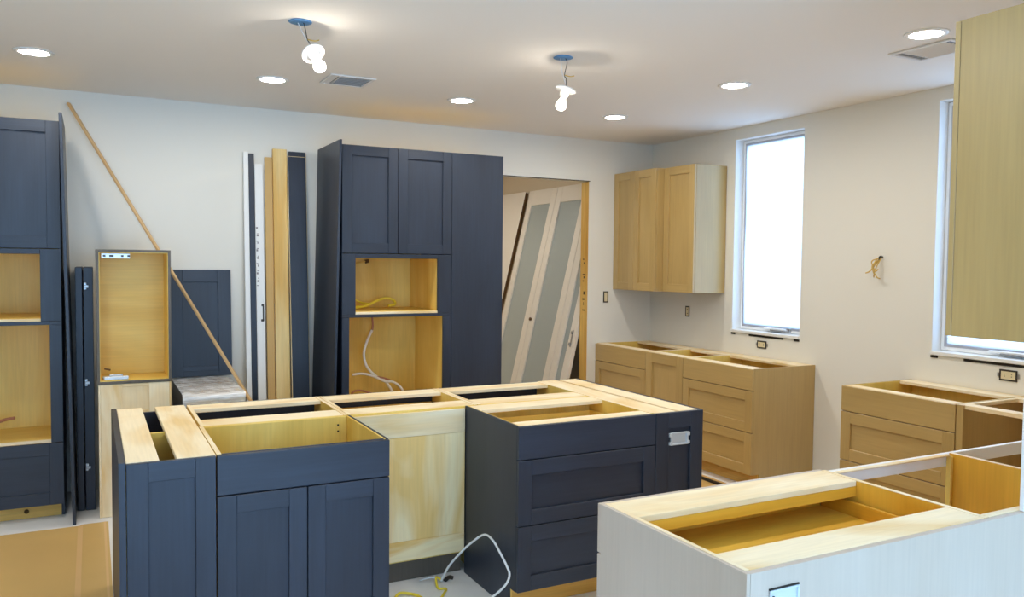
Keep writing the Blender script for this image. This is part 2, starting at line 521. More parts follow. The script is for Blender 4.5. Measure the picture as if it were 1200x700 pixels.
def window(name, hole, n):
    y0, y1, z0, z1 = hole
    W = bpy.data.objects.new(name, None); COL.objects.link(W)
    W.location = (XR, (y0 + y1) / 2, z0)
    tag(W, kind='structure')
    W['label'] = ['narrow tall window covered with white plastic film beside wall cabinets', 'window covered with plastic film behind the hanging end cabinet'][n]
    # drywall return lining
    L = 0.004
    box(W, 'reveal', (XR + .002, y1 - L, z0), (XR + .168, y1 + .0, z1), 'reveal_paint', 0)
    box(W, 'reveal', (XR + .002, y0, z0), (XR + .168, y0 + L, z1), 'reveal_paint', 0)
    box(W, 'reveal', (XR + .002, y0 + L, z1 - L), (XR + .168, y1 - L, z1), 'reveal_paint', 0)
    box(W, 'window_sill', (XR - .018, y0 + .002, z0 + .002), (XR + .12, y1 - .002, z0 + .026), 'trim_white', 0.003)
    fx0, fx1, fw = XR + .085, XR + .135, 0.05
    a, b_, c, d = y0 + L + .002, y1 - L - .002, z0 + .028, z1 - L - .002
    fr = box(W, 'window_frame', (fx0, a, c), (fx1, a + fw, d), 'window_vinyl', 0.004)
    box(W, 'window_frame', (fx0, b_ - fw, c), (fx1, b_, d), 'window_vinyl', 0.004)
    box(W, 'window_frame', (fx0, a + fw, d - fw), (fx1, b_ - fw, d), 'window_vinyl', 0.004)
    box(W, 'window_frame', (fx0, a + fw, c), (fx1, b_ - fw, c + fw), 'window_vinyl', 0.004)
    # folding crank on the lower frame
    ym = (y0 + y1) / 2 - .05
    ck = box(W, 'crank_handle', (XR + .05, ym - .11, z0 + .045), (XR + .084, ym + .11, z0 + .062), 'window_vinyl', 0.005)
    box(ck, 'crank_arm', (XR + .038, ym - .16, z0 + .040), (XR + .052, ym + .03, z0 + .050), 'metal_dull', 0.002)
    box(ck, 'crank_knob', (XR + .034, ym - .185, z0 + .040), (XR + .056, ym - .162, z0 + .072), 'metal_dull', 0.004)
    # wrinkled plastic sheet
    nu, nz_ = 26, 40
    bm = bmesh.new()
    g = []
    for j in range(nz_ + 1):
        row = []
        for i in range(nu + 1):
            u, v = i / nu, j / nz_
            y = a + fw * .5 + (b_ - a - fw) * u
            z = c + fw * .5 + (d - c - fw) * v
            ed = min(1, 8 * min(u, 1 - u, v, 1 - v))
            w = 0.006 * math.sin(9 * (u * 1.3 + v * 1.1)) + 0.004 * math.sin(23 * (v * .55 + u)) + 0.012 * max(0, 1 - abs(u * .9 + v * .62 - .62) * 14)
            row.append(bm.verts.new((XR + .100 - ed * (0.012 + w) - W.location.x - .018, y - W.location.y, z - W.location.z)))
        g.append(row)
    for j in range(nz_):
        for i in range(nu):
            bm.faces.new((g[j][i], g[j][i + 1], g[j + 1][i + 1], g[j + 1][i]))
    me = bpy.data.meshes.new('plastic_film'); bm.to_mesh(me); bm.free()
    for f in me.polygons: f.use_smooth = True
    obj('plastic_film', me, 'plastic_film', W)
    # dark shim gaps under the sill
    w_ = y1 - y0
    for (f0, f1) in ((0.0, 0.06), (0.28, 0.78), (0.93, 1.0)):
        ya, yb = y1 - w_ * f1, y1 - w_ * f0
        box(W, 'shim_gap', (XR - .006, ya, z0 - .016), (XR - .0005, yb, z0 - .001), 'black_gap', 0)
    return W


window('window_1', WIN1, 0)
window('window_2', WIN2, 1)
for i, wnd in enumerate((WIN1, WIN2)):
    portal('window_portal', (XR + .19, (wnd[0] + wnd[1]) / 2, (wnd[2] + wnd[3]) / 2), (0, math.radians(90), 0), wnd[3] - wnd[2], wnd[1] - wnd[0])

# floor protection: kraft paper sheets with taped seams, bare strip in front of the tall cabinets
sheets = [(-2.2, -0.075, 2.2, 5.44, 'wide kraft paper sheet on the floor before the oven cabinet'),
          (-0.074, 0.075, 2.2, 5.46, 'narrow kraft paper strip beside the end of the blue island')]
for x0, x1, y0, y1, lab in sheets:
    tag(box(None, 'floor_paper', (x0, y0, 0.0005), (x1, y1, 0.0025), 'kraft_paper', 0), lab, 'floor paper', 'kraft paper floor protection')
tag(box(None, 'floor_tape', (-0.088, 2.2, 0.0027), (-0.062, 5.44, 0.0034), 'tape_tan', 0), 'tan tape line along the seam of the kraft floor paper', 'tape')
tag(box(None, 'floor_tape', (0.050, 2.2, 0.0027), (0.062, 5.46, 0.0034), 'tape_tan', 0), 'thin tape line on the kraft paper strip beside the island', 'tape')
tag(box(None, 'floor_paper', (2.80, 2.2, 0.0005), (4.13, 6.2, 0.0025), 'kraft_paper', 0), 'kraft paper sheet in the aisle before the greige base cabinets', 'floor paper', 'kraft paper floor protection')

# ------------------------------------------------------------------ ceiling fittings
def recessed_light(x, y, label):
    T = thing('recessed_light', label, 'light', (x, y, ZC), group='recessed ceiling lights')
    lathe(T, 'trim_ring', [(0.072, -0.004), (0.075, -0.008), (0.098, -0.006), (0.102, -0.001), (0.072, -0.001)], 'trim_white', (0, 0, 0), seg=40)
    lathe(T, 'lens', [(0.0, -0.006), (0.05, -0.0055), (0.072, -0.004)], 'lens_glow', (0, 0, 0), seg=40)
    return T


recessed_light(-0.267, 5.22, 'round lit ceiling light above the far oven cabinet, leftmost')
recessed_light(1.022, 5.25, 'round lit ceiling light next to the air vent by the first bulb')
recessed_light(2.318, 5.247, 'round lit ceiling light in front of the tall blue cabinets')
recessed_light(3.607, 5.235, 'round lit ceiling light nearest the greige wall cabinets')
recessed_light(3.613, 3.93, 'round lit ceiling light level with the filmed window')
recessed_light(3.617, 2.612, 'large round lit ceiling light right beside the second air vent')


def air_vent(label, x0, x1, y0, y1, run):
    T = thing('air_vent', label, 'air vent', ((x0 + x1) / 2, (y0 + y1) / 2, ZC), group='ceiling air vents')
    z1, z0, fw = ZC - .001, ZC - .010, 0.022
    box(T, 'frame', (x0, y0, z0), (x1, y0 + fw, z1), 'grille_white', .002)
    box(T, 'frame', (x0, y1 - fw, z0), (x1, y1, z1), 'grille_white', .002)
    box(T, 'frame', (x0, y0 + fw, z0), (x0 + fw, y1 - fw, z1), 'grille_white', .002)
    box(T, 'frame', (x1 - fw, y0 + fw, z0), (x1, y1 - fw, z1), 'grille_white', .002)
    box(T, 'duct_opening', (x0 + fw, y0 + fw, ZC - .003), (x1 - fw, y1 - fw, z1), 'duct_dark', 0)
    # louvres: a middle bank along the run and end banks across
    n = 7
    if run == 'x':
        xa, xb = x0 + .07, x1 - .03
        box(T, 'divider', (xa - .008, y0 + fw, z0), (xa, y1 - fw, ZC - .003), 'grille_white', 0)
        for k in range(n):
            yy = y0 + fw + (y1 - y0 - 2 * fw) * (k + .5) / n
            o = box(T, 'louvre', (xa, yy - .012, z0 + .003), (xb, yy + .012, z0 + .0045), 'grille_white', 0)
            o.rotation_euler.x = math.radians(28)
        for k in range(2):
            xx = x0 + fw + .010 + .014 * k
            o = box(T, 'louvre', (xx - .006, y0 + fw, z0 + .003), (xx + .006, y1 - fw, z0 + .0045), 'grille_white', 0)
            o.rotation_euler.y = math.radians(30)
    else:
        ya, yb = y0 + .05, y1 - .08
        box(T, 'divider', (x0 + fw, yb, z0), (x1 - fw, yb + .008, ZC - .003), 'grille_white', 0)
        for k in range(n):
            xx = x0 + fw + (x1 - x0 - 2 * fw) * (k + .5) / n
            o = box(T, 'louvre', (xx - .012, ya, z0 + .003), (xx + .012, yb, z0 + .0045), 'grille_white', 0)
            o.rotation_euler.y = math.radians(28)
        for k in range(3):
            yy = y1 - fw - .010 - .015 * k
            o = box(T, 'louvre', (x0 + fw, yy - .006, z0 + .003), (x1 - fw, yy + .006, z0 + .0045), 'grille_white', 0)
            o.rotation_euler.x = math.radians(30)
    return T


air_vent('white louvred ceiling vent beside the first hanging bulb', 1.30, 1.585, 4.90, 5.18, 'x')
air_vent('white louvred ceiling vent beside the large round light at the window wall', 3.79, 4.05, 2.60, 2.96, 'y')


def bare_bulb(label, x, y, hx, hy, hz, tilt, spin, bulb_dir):
    """ceiling box with loose wires, round lampholder and a lit bulb"""
    T = thing('hanging_bulb', label, 'light', (x, y, ZC), group='bare bulbs hanging over the island')
    lathe(T, 'ceiling_box', [(0.0, -0.001), (0.05, -0.001), (0.055, -0.004), (0.052, -0.006), (0.0, -0.0055)], 'box_blue', (0, 0, 0), seg=28)
    h = Vector((hx, hy, hz))
    mid = Vector((x, y, ZC)).lerp(h, .55)
    tube(T, 'wire', [(x + .015, y, ZC - .004), (x + .02, y - .01, ZC - .03), mid, (mid.x + .012, mid.y, mid.z - .02), h], 0.0022, 'wire_black', seg=6)
    tube(T, 'wire', [(x - .01, y + .01, ZC - .004), (mid.x - .01, mid.y + .006, mid.z + .01), h + Vector((.02, .01, 0))], 0.0022, 'wire_white', seg=6)
    tube(T, 'wire', [(mid.x, mid.y, mid.z), (mid.x + .03, mid.y - .01, mid.z - .006), (mid.x + .052, mid.y - .02, mid.z - .002)], 0.003, 'wire_tan', seg=6)
    H = lathe(T, 'lampholder', [(0.0, 0.012), (0.03, 0.012), (0.056, 0.006), (0.058, 0.0), (0.054, -0.004), (0.026, -0.008), (0.024, -0.036), (0.018, -0.040), (0.0, -0.040)],
              'porcelain', h - Vector((x, y, ZC)), seg=36)
    H.rotation_euler = (tilt, spin, 0)
    lathe(H, 'bulb', [(0.014, -0.038), (0.015, -0.052), (0.024, -0.068), (0.031, -0.086), (0.029, -0.103), (0.018, -0.116), (0.0, -0.121)], 'bulb_glass', (0, 0, 0), seg=28)
    lathe(H, 'filament', [(0.0, -0.072), (0.008, -0.075), (0.012, -0.084), (0.011, -0.092), (0.006, -0.098), (0.0, -0.100)], 'bulb_glow', (0, 0, 0), seg=16)
    return T


bare_bulb('bare lit bulb under a tilted round holder, beside the round light and vent', 0.894, 3.925, 0.955, 3.925, 2.598, math.radians(-38), math.radians(-14), 0)
bare_bulb('bare lit bulb on a thin wire, hanging nearer the doorway', 2.321, 3.878, 2.340, 3.878, 2.566, math.radians(4), math.radians(16), 0)

# ------------------------------------------------------------------ wall fittings
def outlet(label, kind, y, z, w, h):
    """horizontal electrical box on the right wall"""
    T = thing('outlet_box', label, 'outlet', (XR, y, z), group='open electrical boxes')
    x1, x0 = XR - .0005, XR - .008
    t = .010
    box(T, 'box_rim', (x0, y - w / 2, z + h / 2 - t), (x1, y + w / 2, z + h / 2), 'box_black', .002)
    box(T, 'box_rim', (x0, y - w / 2, z - h / 2), (x1, y + w / 2, z - h / 2 + t), 'box_black', .002)
    box(T, 'box_rim', (x0, y - w / 2, z - h / 2 + t), (x1, y - w / 2 + t, z + h / 2 - t), 'box_black', .002)
    box(T, 'box_rim', (x0, y + w / 2 - t, z - h / 2 + t), (x1, y + w / 2, z + h / 2 - t), 'box_black', .002)
    r = box(T, 'receptacle', (x0 + .002, y - w / 2 + t, z - h / 2 + t), (x1, y + w / 2 - t, z + h / 2 - t), 'outlet_cream', 0)
    for s in (-1, 1):
        if w > h:
            box(T, 'mounting_tab', (x0 + .001, y + s * (w / 2 + .006) - .006, z - .012), (x1, y + s * (w / 2 + .006) + .006, z + .012), 'metal_dull', .001)
            for q in (-.006, .006):
                box(r, 'slot', (x0 + .0015, y + s * w * .2 - .003, z + q - .002), (x0 + .0025, y + s * w * .2 + .003, z + q + .002), 'box_black', 0)
        else:
            box(r, 'slot', (x0 + .0015, y - .006, z + s * h * .2 - .003), (x0 + .0025, y + .006, z + s * h * .2 + .003), 'box_black', 0)
    return T


outlet('upright outlet box on the wall under the greige wall cabinets', 'v', 5.733, 1.186, 0.055, 0.095)
outlet('outlet box on the wall below the filmed window beside wall cabinets', 'h', 4.814, 0.971, 0.10, 0.060)
outlet('outlet box on the wall below the window behind the hanging cabinet', 'h', 2.844, 0.975, 0.105, 0.066)
T = thing('switch_box', 'upright switch box on the white wall beside the doorway', 'switch', (4.258, YB, 1.299), group='open electrical boxes')
for a, b_, c, d in ((-.027, .027, .042, .052), (-.027, .027, -.052, -.042), (-.027, -.017, -.042, .042), (.017, .027, -.042, .042)):
    box(T, 'box_rim', (4.258 + a, YB - .008, 1.299 + c), (4.258 + b_, YB - .0005, 1.299 + d), 'box_black', .002)
box(T, 'switch', (4.258 - .017, YB - .005, 1.299 - .042), (4.258 + .017, YB - .0005, 1.299 + .042), 'outlet_cream', 0)

# loose wire tails sticking out of the right wall
T = thing('wall_wire', 'yellowish loose wire tails curling out of the bare wall', 'wire', (XR, 3.73, 1.65))
wx = XR - .006
tube(T, 'wire_stub', [(XR - .001, 3.722, 1.672), (wx - .02, 3.722, 1.674), (wx - .03, 3.726, 1.655)], .006, 'wire_black', seg=6)
for pts in ([(0, 3.722, 1.672), (-.05, 3.728, 1.65), (-.07, 3.738, 1.60), (-.06, 3.735, 1.56)],
            [(0, 3.724, 1.668), (-.06, 3.752, 1.645), (-.05, 3.748, 1.60), (-.07, 3.715, 1.575), (-.09, 3.68, 1.588)],
            [(0, 3.724, 1.668), (-.05, 3.735, 1.62), (-.07, 3.760, 1.575), (-.08, 3.785, 1.562)],
            [(-.01, 3.724, 1.66), (-.06, 3.72, 1.60), (-.05, 3.742, 1.55), (-.03, 3.758, 1.535)],
            [(-.01, 3.724, 1.66), (-.08, 3.735, 1.61), (-.06, 3.715, 1.54), (-.03, 3.71, 1.525)]):
    tube(T, 'wire_tail', [(wx + a, b_, c) for a, b_, c in pts], .0045, 'wire_tan', seg=6)

# ------------------------------------------------------------------ blue island
G_ISL = 'blue island cabinets'
YI0, YI1, YM = 3.18, 4.376, 3.772
# narrow end unit, full depth: finished end panel, two long top boards, one door
T = thing('base_cabinet', 'narrow blue island end cabinet with one tall door', 'cabinet', (0.25, 3.78, 0), group=G_ISL)
F = Face('-y', YI0)
prism(T, 'side_panel', [(YI0 + .002, TOP + .004), (YI1, TOP + .004), (YI1, 0.0), (YI0 + .08, 0.0), (YI0 + .08, 0.02), (YI0 + .002, .02)], 0.078, 0.1005, 'x', 'blue_stain_z')
prism(T, 'side_panel', [(YI0 + .021, TOP - .02), (YI1 - .021, TOP - .02), (YI1 - .021, .0), (YI0 + .085, .0), (YI0 + .085, .105), (YI0 + .021, .105)], 0.102, 0.118, 'x', 'maple_interior_z')
prism(T, 'side_panel', [(YI0 + .021, TOP - .02), (YI1 - .021, TOP - .02), (YI1 - .021, .0), (YI0 + .085, .0), (YI0 + .085, .105), (YI0 + .021, .105)], 0.393, 0.409, 'x', 'maple_interior_z')
box(T, 'bottom_panel', (0.119, YI0 + .022, .106), (0.392, YI1 - .022, .122), 'maple_interior_y')
box(T, 'divider', (0.119, 3.74, .123), (0.392, 3.757, TOP - .006), 'maple_interior_x')
box(T, 'top_board', (0.102, YI0 + .021, TOP - .019), (0.214, YI1 - .001, TOP), 'plywood_raw_y', .002)
box(T, 'top_board', (0.273, YI0 + .021, TOP - .019), (0.4105, YI1 - .001, TOP), 'plywood_raw_y', .002)
shaker(F, T, 'door', 0.103, 0.4075, 0.105, TOP - .002, 'blue_stain', fw=0.072)
shaker(Face('+y', YI1), T, 'door', 0.103, 0.4075, 0.105, TOP - .022, 'blue_stain', fw=0.072)
box(T, 'toe_kick', (0.104, YI0 + .086, .001), (0.408, YI0 + .098, .104), 'blue_stain_x')

T, F = base_cabinet('blue island cabinet with false front above two doors, open top', '-y', 0.412, 1.091, YI0, 0.586,
                    [('slab', 0.4125, 1.0905, 0.716, TOP - .002), ('door', 0.4125, 0.7495, 0.105, 0.711), ('door', 0.7535, 1.0905, 0.105, 0.711)],
                    'blue_stain', G_ISL, front_rail=0.012, back_rail=0, side_skin=(None, 'blue_stain'), rail_mat='blue_stain', shelf=False)
for zz in (0.80, 0.83):
    lathe(T, 'screw_hole', [(0.0, 0.0), (0.0045, 0.0), (0.0045, 0.0015), (0, .0015)], 'black_gap', Vector((1.03, YI0 + .572, zz)) - org(T), (math.radians(90), 0, 0), seg=10)

T, F = base_cabinet('blue island drawer cabinet with slab top drawer and two framed drawers', '-y', 1.697, 2.465, YI0, 0.59,
                    [('slab', 1.698, 2.4635, 0.716, TOP - .002), ('drawer', 1.698, 2.4635, 0.412, 0.711), ('drawer', 1.698, 2.4635, 0.107, 0.407)],
                    'blue_stain', G_ISL, front_rail=0.085, back_rail=0.13, side_skin=('blue_stain', None), shelf=False)
# top drawer box
for a in ((1.722, 1.734, .03, .56, .66, .80), (2.43, 2.442, .03, .56, .66, .80)):
    F.box(T, 'drawer_side', *a, 'maple_interior_y')
F.box(T, 'drawer_back', 1.735, 2.429, .545, .557, .66, .80, 'maple_interior_x')
F.box(T, 'drawer_bottom', 1.735, 2.429, .03, .544, .66, .668, 'maple_interior_x')

# right end column: decorative framed panel with a metal box, two top boards with a slot
T = thing('island_column', 'blue island end column with framed panel holding a metal box', 'cabinet', (2.613, 3.78, 0), group=G_ISL)
F = Face('-y', YI0)
pnl = shaker(F, T, 'front_panel', 2.467, 2.762, 0.105, TOP - .002, 'blue_stain', fw=0.078)
prism(T, 'side_panel', [(YI0 + .021, TOP), (YI1, TOP), (YI1, 0), (YI0 + .085, 0), (YI0 + .085, .105), (YI0 + .021, .105)], 2.742, 2.762, 'x', 'blue_stain_z')
box(T, 'back_panel', (2.48, YI1 - .02, .0), (2.741, YI1 - .001, TOP - .02), 'blue_stain_z')
box(T, 'top_board', (2.467, YI0 + .021, TOP - .019), (2.598, YI1 - .001, TOP), 'plywood_raw_y', .002)
box(T, 'top_board', (2.622, YI0 + .021, TOP - .019), (2.7415, YI1 - .001, TOP), 'plywood_raw_y', .002)
box(T, 'slot_floor', (2.598, YI0 + .021, TOP - .028), (2.622, YI1 - .021, TOP - .020), 'greige_stain_y', 0)
box(T, 'toe_kick', (2.468, YI0 + .086, .001), (2.74, YI0 + .098, .104), 'pine_lumber_x')
B = thing('junction_box', 'shiny metal electrical box set in the blue column panel', 'junction box', (2.611, YI0, 0.734), group='metal boxes in cabinet panels')
box(B, 'box_back', (2.562, YI0 + .005, .706), (2.660, YI0 + .0085, .763), 'metal_bright', 0)
for a in ((2.556, 2.666, .759, .766), (2.556, 2.666, .702, .709), (2.556, 2.564, .709, .759), (2.658, 2.666, .709, .759)):
    box(B, 'box_flange', (a[0], YI0 - .004, a[2]), (a[1], YI0 + .0085, a[3]), 'metal_bright', .001)
for s in (2.552, 2.670):
    box(B, 'mounting_ear', (s - .006, YI0 - .005, .745), (s + .006, YI0 + .0085, .764), 'metal_bright', .001)
    box(B, 'mounting_ear', (s - .006, YI0 - .005, .704), (s + .006, YI0 + .0085, .72), 'metal_bright', .001)

# rear row, fronts turned to the back wall
for (u0, u1, lab, inner) in ((0.419, 1.083, 'rear island cabinet behind the false-front unit, dark inside its open top', 0),
                             (1.085, 1.768, 'rear island cabinet with bare plywood back at the knee space', 1),
                             (1.770, 2.465, 'rear island cabinet behind the blue drawers, dark inside its open top', 0)):
    um = (u0 + u1) / 2
    T, F = base_cabinet(lab, '+y', u0, u1, YI1, YI1 - YM - .002,
                        [('slab', u0 + .001, u1 - .001, 0.716, TOP - .002), ('door', u0 + .001, um - .002, 0.105, 0.711), ('door', um + .002, u1 - .001, 0.105, 0.711)],
                        'blue_stain', G_ISL, front_rail=0.135, back_rail=0.145, toe_mat='blue_stain', shelf=False)
    if inner:
        # drawer box under the rail and the bare back towards the knee space
        F.box(T, 'drawer_front_lining', u0 + .03, u1 - .03, .03, .045, .62, .80, 'maple_interior_x')
        F.box(T, 'drawer_bottom', u0 + .03, u1 - .03, .046, .50, .62, .63, 'maple_interior_x')
        F.box(T, 'drawer_side', u0 + .03, u0 + .045, .046, .50, .631, .78, 'maple_interior_y')
        F.box(T, 'drawer_side', u1 - .045, u1 - .03, .046, .50, .631, .78, 'maple_interior_y')
        d = YI1 - YM - .002
        ya = YM + .001
        box(T, 'back_rail', (1.094, ya - .012, .738), (1.694, ya, TOP - .012), 'plywood_raw_x')
        box(T, 'back_rail', (1.094, ya - .012, .116), (1.694, ya, .214), 'plywood_yellow_x')
        box(T, 'back_panel', (1.094, ya - .010, .2145), (1.694, ya, .7375), 'plywood_yellow_z')
        box(T, 'toe_shade_board', (1.094, ya + .03, .001), (1.694, ya + .042, .104), 'dark_taupe')  # dark board stands in for the shade of the toe recess

# loose white and yellow cable on the floor of the knee space
T = thing('floor_cable', 'white cable looping up beside the dark drawer cabinet side', 'cable', (1.58, 3.68, 0))
tube(T, 'cable', [(1.541, 3.7, 0.007), (1.561, 3.65, 0.095), (1.594, 3.58, 0.182), (1.626, 3.52, 0.247), (1.657, 3.45, 0.301), (1.663, 3.37, 0.301), (1.664, 3.29, 0.265), (1.669, 3.23, 0.221), (1.67, 3.205, 0.19), (1.655, 3.21, 0.147), (1.624, 3.25, 0.091), (1.591, 3.28, 0.058), (1.58, 3.3, 0.006)], .0055, 'wire_white', n=10)
tube(T, 'connector', [(1.56, 3.70, .004), (1.59, 3.715, .012), (1.61, 3.71, .006)], .010, 'box_black', seg=8)
T = thing('floor_cable', 'yellow cable lying on the dusty knee-space floor', 'cable', (1.50, 3.64, 0))
tube(T, 'cable', [(1.545, 3.705, .010), (1.515, 3.70, .03), (1.50, 3.66, .014), (1.495, 3.62, .006), (1.525, 3.60, .006), (1.50, 3.56, .006), (1.45, 3.50, .006), (1.36, 3.44, .006)], .006, 'wire_yellow', n=10)
tube(T, 'cable', [(1.36, 3.44, .006), (1.30, 3.52, .008), (1.26, 3.58, .010), (1.30, 3.63, .014), (1.36, 3.60, .008), (1.38, 3.55, .006)], .007, 'wire_yellow', n=10)
tube(T, 'ground_wire', [(1.55, 3.71, .01), (1.50, 3.73, .02), (1.44, 3.74, .012)], .003, 'metal_bright', seg=6)

# ------------------------------------------------------------------ greige base cabinets along the right wall
G_R = 'greige base cabinets on the window wall'
XF = 4.150
dep = XR - .004 - XF
T, F = base_cabinet('greige drawer base cabinet in the corner beside the doorway', '-x', 5.516, 6.286, XF, dep,
                    [('slab', 5.517, 6.285, .714, TOP - .002), ('drawer', 5.517, 6.285, .412, .709), ('drawer', 5.517, 6.285, .107, .407)],
                    'greige_stain', G_R, front_rail=.10, back_rail=.14, shelf=False)
T, F = base_cabinet('narrow greige base cabinet with one full-height door', '-x', 5.032, 5.514, XF, dep,
                    [('door', 5.033, 5.513, .107, TOP - .002, .08)], 'greige_stain', G_R, front_rail=.10, back_rail=.14)
T, F = base_cabinet('greige drawer base cabinet with exposed end, below the filmed window', '-x', 4.268, 5.030, XF, dep,
                    [('slab', 4.269, 5.029, .714, TOP - .002), ('drawer', 4.269, 5.029, .412, .709), ('drawer', 4.269, 5.029, .107, .407)],
                    'greige_stain', G_R, front_rail=.10, back_rail=.14, side_skin=('greige_stain', None), shelf=False)
tag(box(None, 'lumber_strip', (4.03, 4.2, .003), (4.05, 5.6, .022), 'black_gap', .002), 'dark strip lying on the floor before the greige cabinets', 'strip')

XF2 = 4.12
T, F = base_cabinet('greige drawer base cabinet standing below the second window', '-x', 2.731, 3.478, XF2, XR - .004 - XF2,
                    [('slab', 2.732, 3.477, .716, TOP - .002), ('drawer', 2.732, 3.477, .412, .711), ('drawer', 2.732, 3.477, .107, .407)],
                    'greige_stain', G_R, front_rail=.075, back_rail=.12, side_skin=('greige_stain', 'greige_stain'), shelf=False)
# open corner unit: only rails, end post and brace
T = thing('corner_cabinet', 'open greige corner base frame without doors', 'cabinet', (4.44, 2.1, 0), group=G_R)
box(T, 'top_rail', (XF2 + .02, 1.43, TOP - .022), (XF2 + .095, 2.728, TOP), 'plywood_raw_y')
box(T, 'top_rail', (XR - .14, 1.43, TOP - .022), (XR - .006, 2.728, TOP), 'plywood_raw_y')
box(T, 'cross_rail', (XF2 + .097, 2.70, TOP - .02), (XR - .142, 2.728, TOP), 'plywood_raw_x')
box(T, 'front_post', (XF2 + .004, 2.690, .105), (XF2 + .020, 2.728, TOP), 'greige_stain_z')
box(T, 'side_panel', (XF2 + .02, 1.43, .0), (XR - .006, 1.448, TOP - .024), 'greige_stain_z')
box(T, 'bottom_panel', (XF2 + .02, 1.45, .106), (XR - .006, 2.728, .122), 'greige_stain_y')
box(T, 'back_panel', (XR - .02, 1.45, .124), (XR - .006, 2.728, TOP - .03), 'greige_stain_z')
box(T, 'toe_kick', (XF2 + .086, 1.45, .001), (XF2 + .098, 2.728, .104), 'greige_stain_y')

# ------------------------------------------------------------------ pale grey peninsula
G_P = 'pale grey peninsula cabinets'
PY0, PY1 = 1.42, 2.063
T = thing('peninsula_cabinet', 'pale grey open-topped peninsula cabinet with finished back and end', 'cabinet', (1.86, 1.74, 0), group=G_P)
prism(T, 'side_panel', [(PY0 + .0005, TOP), (PY1 - .021, TOP), (PY1 - .021, .105), (PY1 - .085, .105), (PY1 - .085, 0), (PY0 + .0005, 0)], 1.378, 1.390, 'x', 'grey_wash_z', .001)
prism(T, 'side_lining', [(PY0 + .020, TOP - .0015), (PY1 - .023, TOP - .0015), (PY1 - .023, .105), (PY1 - .086, .105), (PY1 - .086, 0), (PY0 + .020, 0)], 1.3905, 1.404, 'x', 'maple_interior_z')
box(T, 'side_panel', (2.325, PY0 + .020, .0), (2.343, PY1 - .023, TOP - .001), 'amber_interior_z')
box(T, 'back_panel', (1.3905, PY0, .0), (3.03, PY0 + .019, TOP - .001), 'grey_wash_z', .001)
box(T, 'top_rail', (1.4045, 1.889, TOP - .019), (2.3245, PY1 - .022, TOP), 'plywood_raw_x')
box(T, 'top_rail', (1.4045, PY0 + .0195, TOP - .019), (2.3245, 1.559, TOP), 'plywood_raw_x')
box(T, 'rail_backing', (1.4045, 1.889, TOP - .055), (2.3245, 1.905, TOP - .0195), 'amber_interior_x')
box(T, 'bottom_panel', (1.4045, PY0 + .02, .106), (2.3245, PY1 - .024, .122), 'maple_interior_x')
box(T, 'toe_kick', (1.405, PY1 - .098, .001), (2.32, PY1 - .088, .104), 'grey_wash_x')
Fp = Face('+y', PY1)
shaker(Fp, T, 'drawer_front', 1.380, 2.340, .412, .711, 'grey_wash')
shaker(Fp, T, 'drawer_front', 1.380, 2.340, .107, .407, 'grey_wash')
Fp.box(T, 'drawer_front', 1.380, 2.340, 0, .02, .716, TOP - .002, 'grey_wash_x')
for a, b_ in ((1.3905, 1.404), (2.325, 2.343)):
    box(T, 'raw_edge', (a, PY0 + .020, TOP - .0012), (b_, PY1 - .023, TOP + .0006), 'plywood_raw_y', 0)
# drawer box seen through the open top
box(T, 'drawer_bottom', (1.425, 1.49, .745), (2.30, 2.017, .753), 'amber_interior_x')
box(T, 'drawer_lining', (1.4245, 2.018, .66), (2.3005, 2.030, .81), 'amber_interior_x')
box(T, 'drawer_side', (1.412, 1.48, .66), (1.424, 2.017, .80), 'amber_interior_y')
box(T, 'drawer_side', (2.301, 1.48, .66), (2.313, 2.017, .80), 'amber_interior_y')
box(T, 'drawer_back', (1.425, 1.478, .66), (2.30, 1.489, .80), 'amber_interior_x')
B = thing('junction_box', 'shiny metal electrical box set in the pale peninsula back', 'junction box', (1.499, PY0, 0.765), group='metal boxes in cabinet panels')
box(B, 'box_back', (1.456, PY0 - .002, .712), (1.542, PY0 - .0005, .812), 'metal_bright', 0)
for a in ((1.450, 1.548, .812, .818), (1.450, 1.548, .706, .712), (1.450, 1.456, .712, .812), (1.542, 1.548, .712, .812)):
    box(B, 'box_flange', (a[0], PY0 - .006, a[2]), (a[1], PY0 - .0005, a[3]), 'metal_bright', .001)
box(B, 'dark_gap', (1.449, PY0 - .004, .8185), (1.549, PY0 - .0005, .822), 'black_gap', 0)
box(B, 'screw', (1.460, PY0 - .006, .795), (1.464, PY0 - .003, .803), 'box_black', 0)

T = thing('peninsula_cabinet', 'open peninsula frame with a long rail and bare maple side panel', 'cabinet', (2.8, 1.74, 0), group=G_P)
box(T, 'front_rail', (2.3445, PY1 - .045, TOP - .052), (4.118, PY1 - .026, TOP - .002), 'trim_white')
box(T, 'rail_lip', (2.3445, PY1 - .064, TOP - .008), (2.998, PY1 - .0455, TOP - .002), 'plywood_raw_x')
box(T, 'side_panel', (3.012, PY0 + .020, .0), (3.030, PY1 - .046, TOP), 'amber_interior_z')
box(T, 'raw_edge', (3.012, PY0 + .045, TOP + .0001), (3.030, PY1 - .046, TOP + .0012), 'plywood_raw_y', 0)
box(T, 'side_post', (2.996, PY1 - .066, .0), (3.011, PY1 - .046, TOP - .009), 'maple_interior_z')
box(T, 'back_rail', (2.3445, PY0 + .020, TOP - .02), (3.0115, PY0 + .044, TOP + .002), 'plywood_raw_x')
box(T, 'floor_panel', (3.031, PY0 + .020, .106), (4.116, PY1 - .05, .122), 'greige_stain_x')
br = box(T, 'corner_brace', (-.012, -.16, -.010), (.012, .16, .010), 'greige_stain_y', local=True)
br.location = Vector((3.60, 1.93, .80)) - org(T)
br.rotation_euler = (math.radians(0), 0, math.radians(-40))

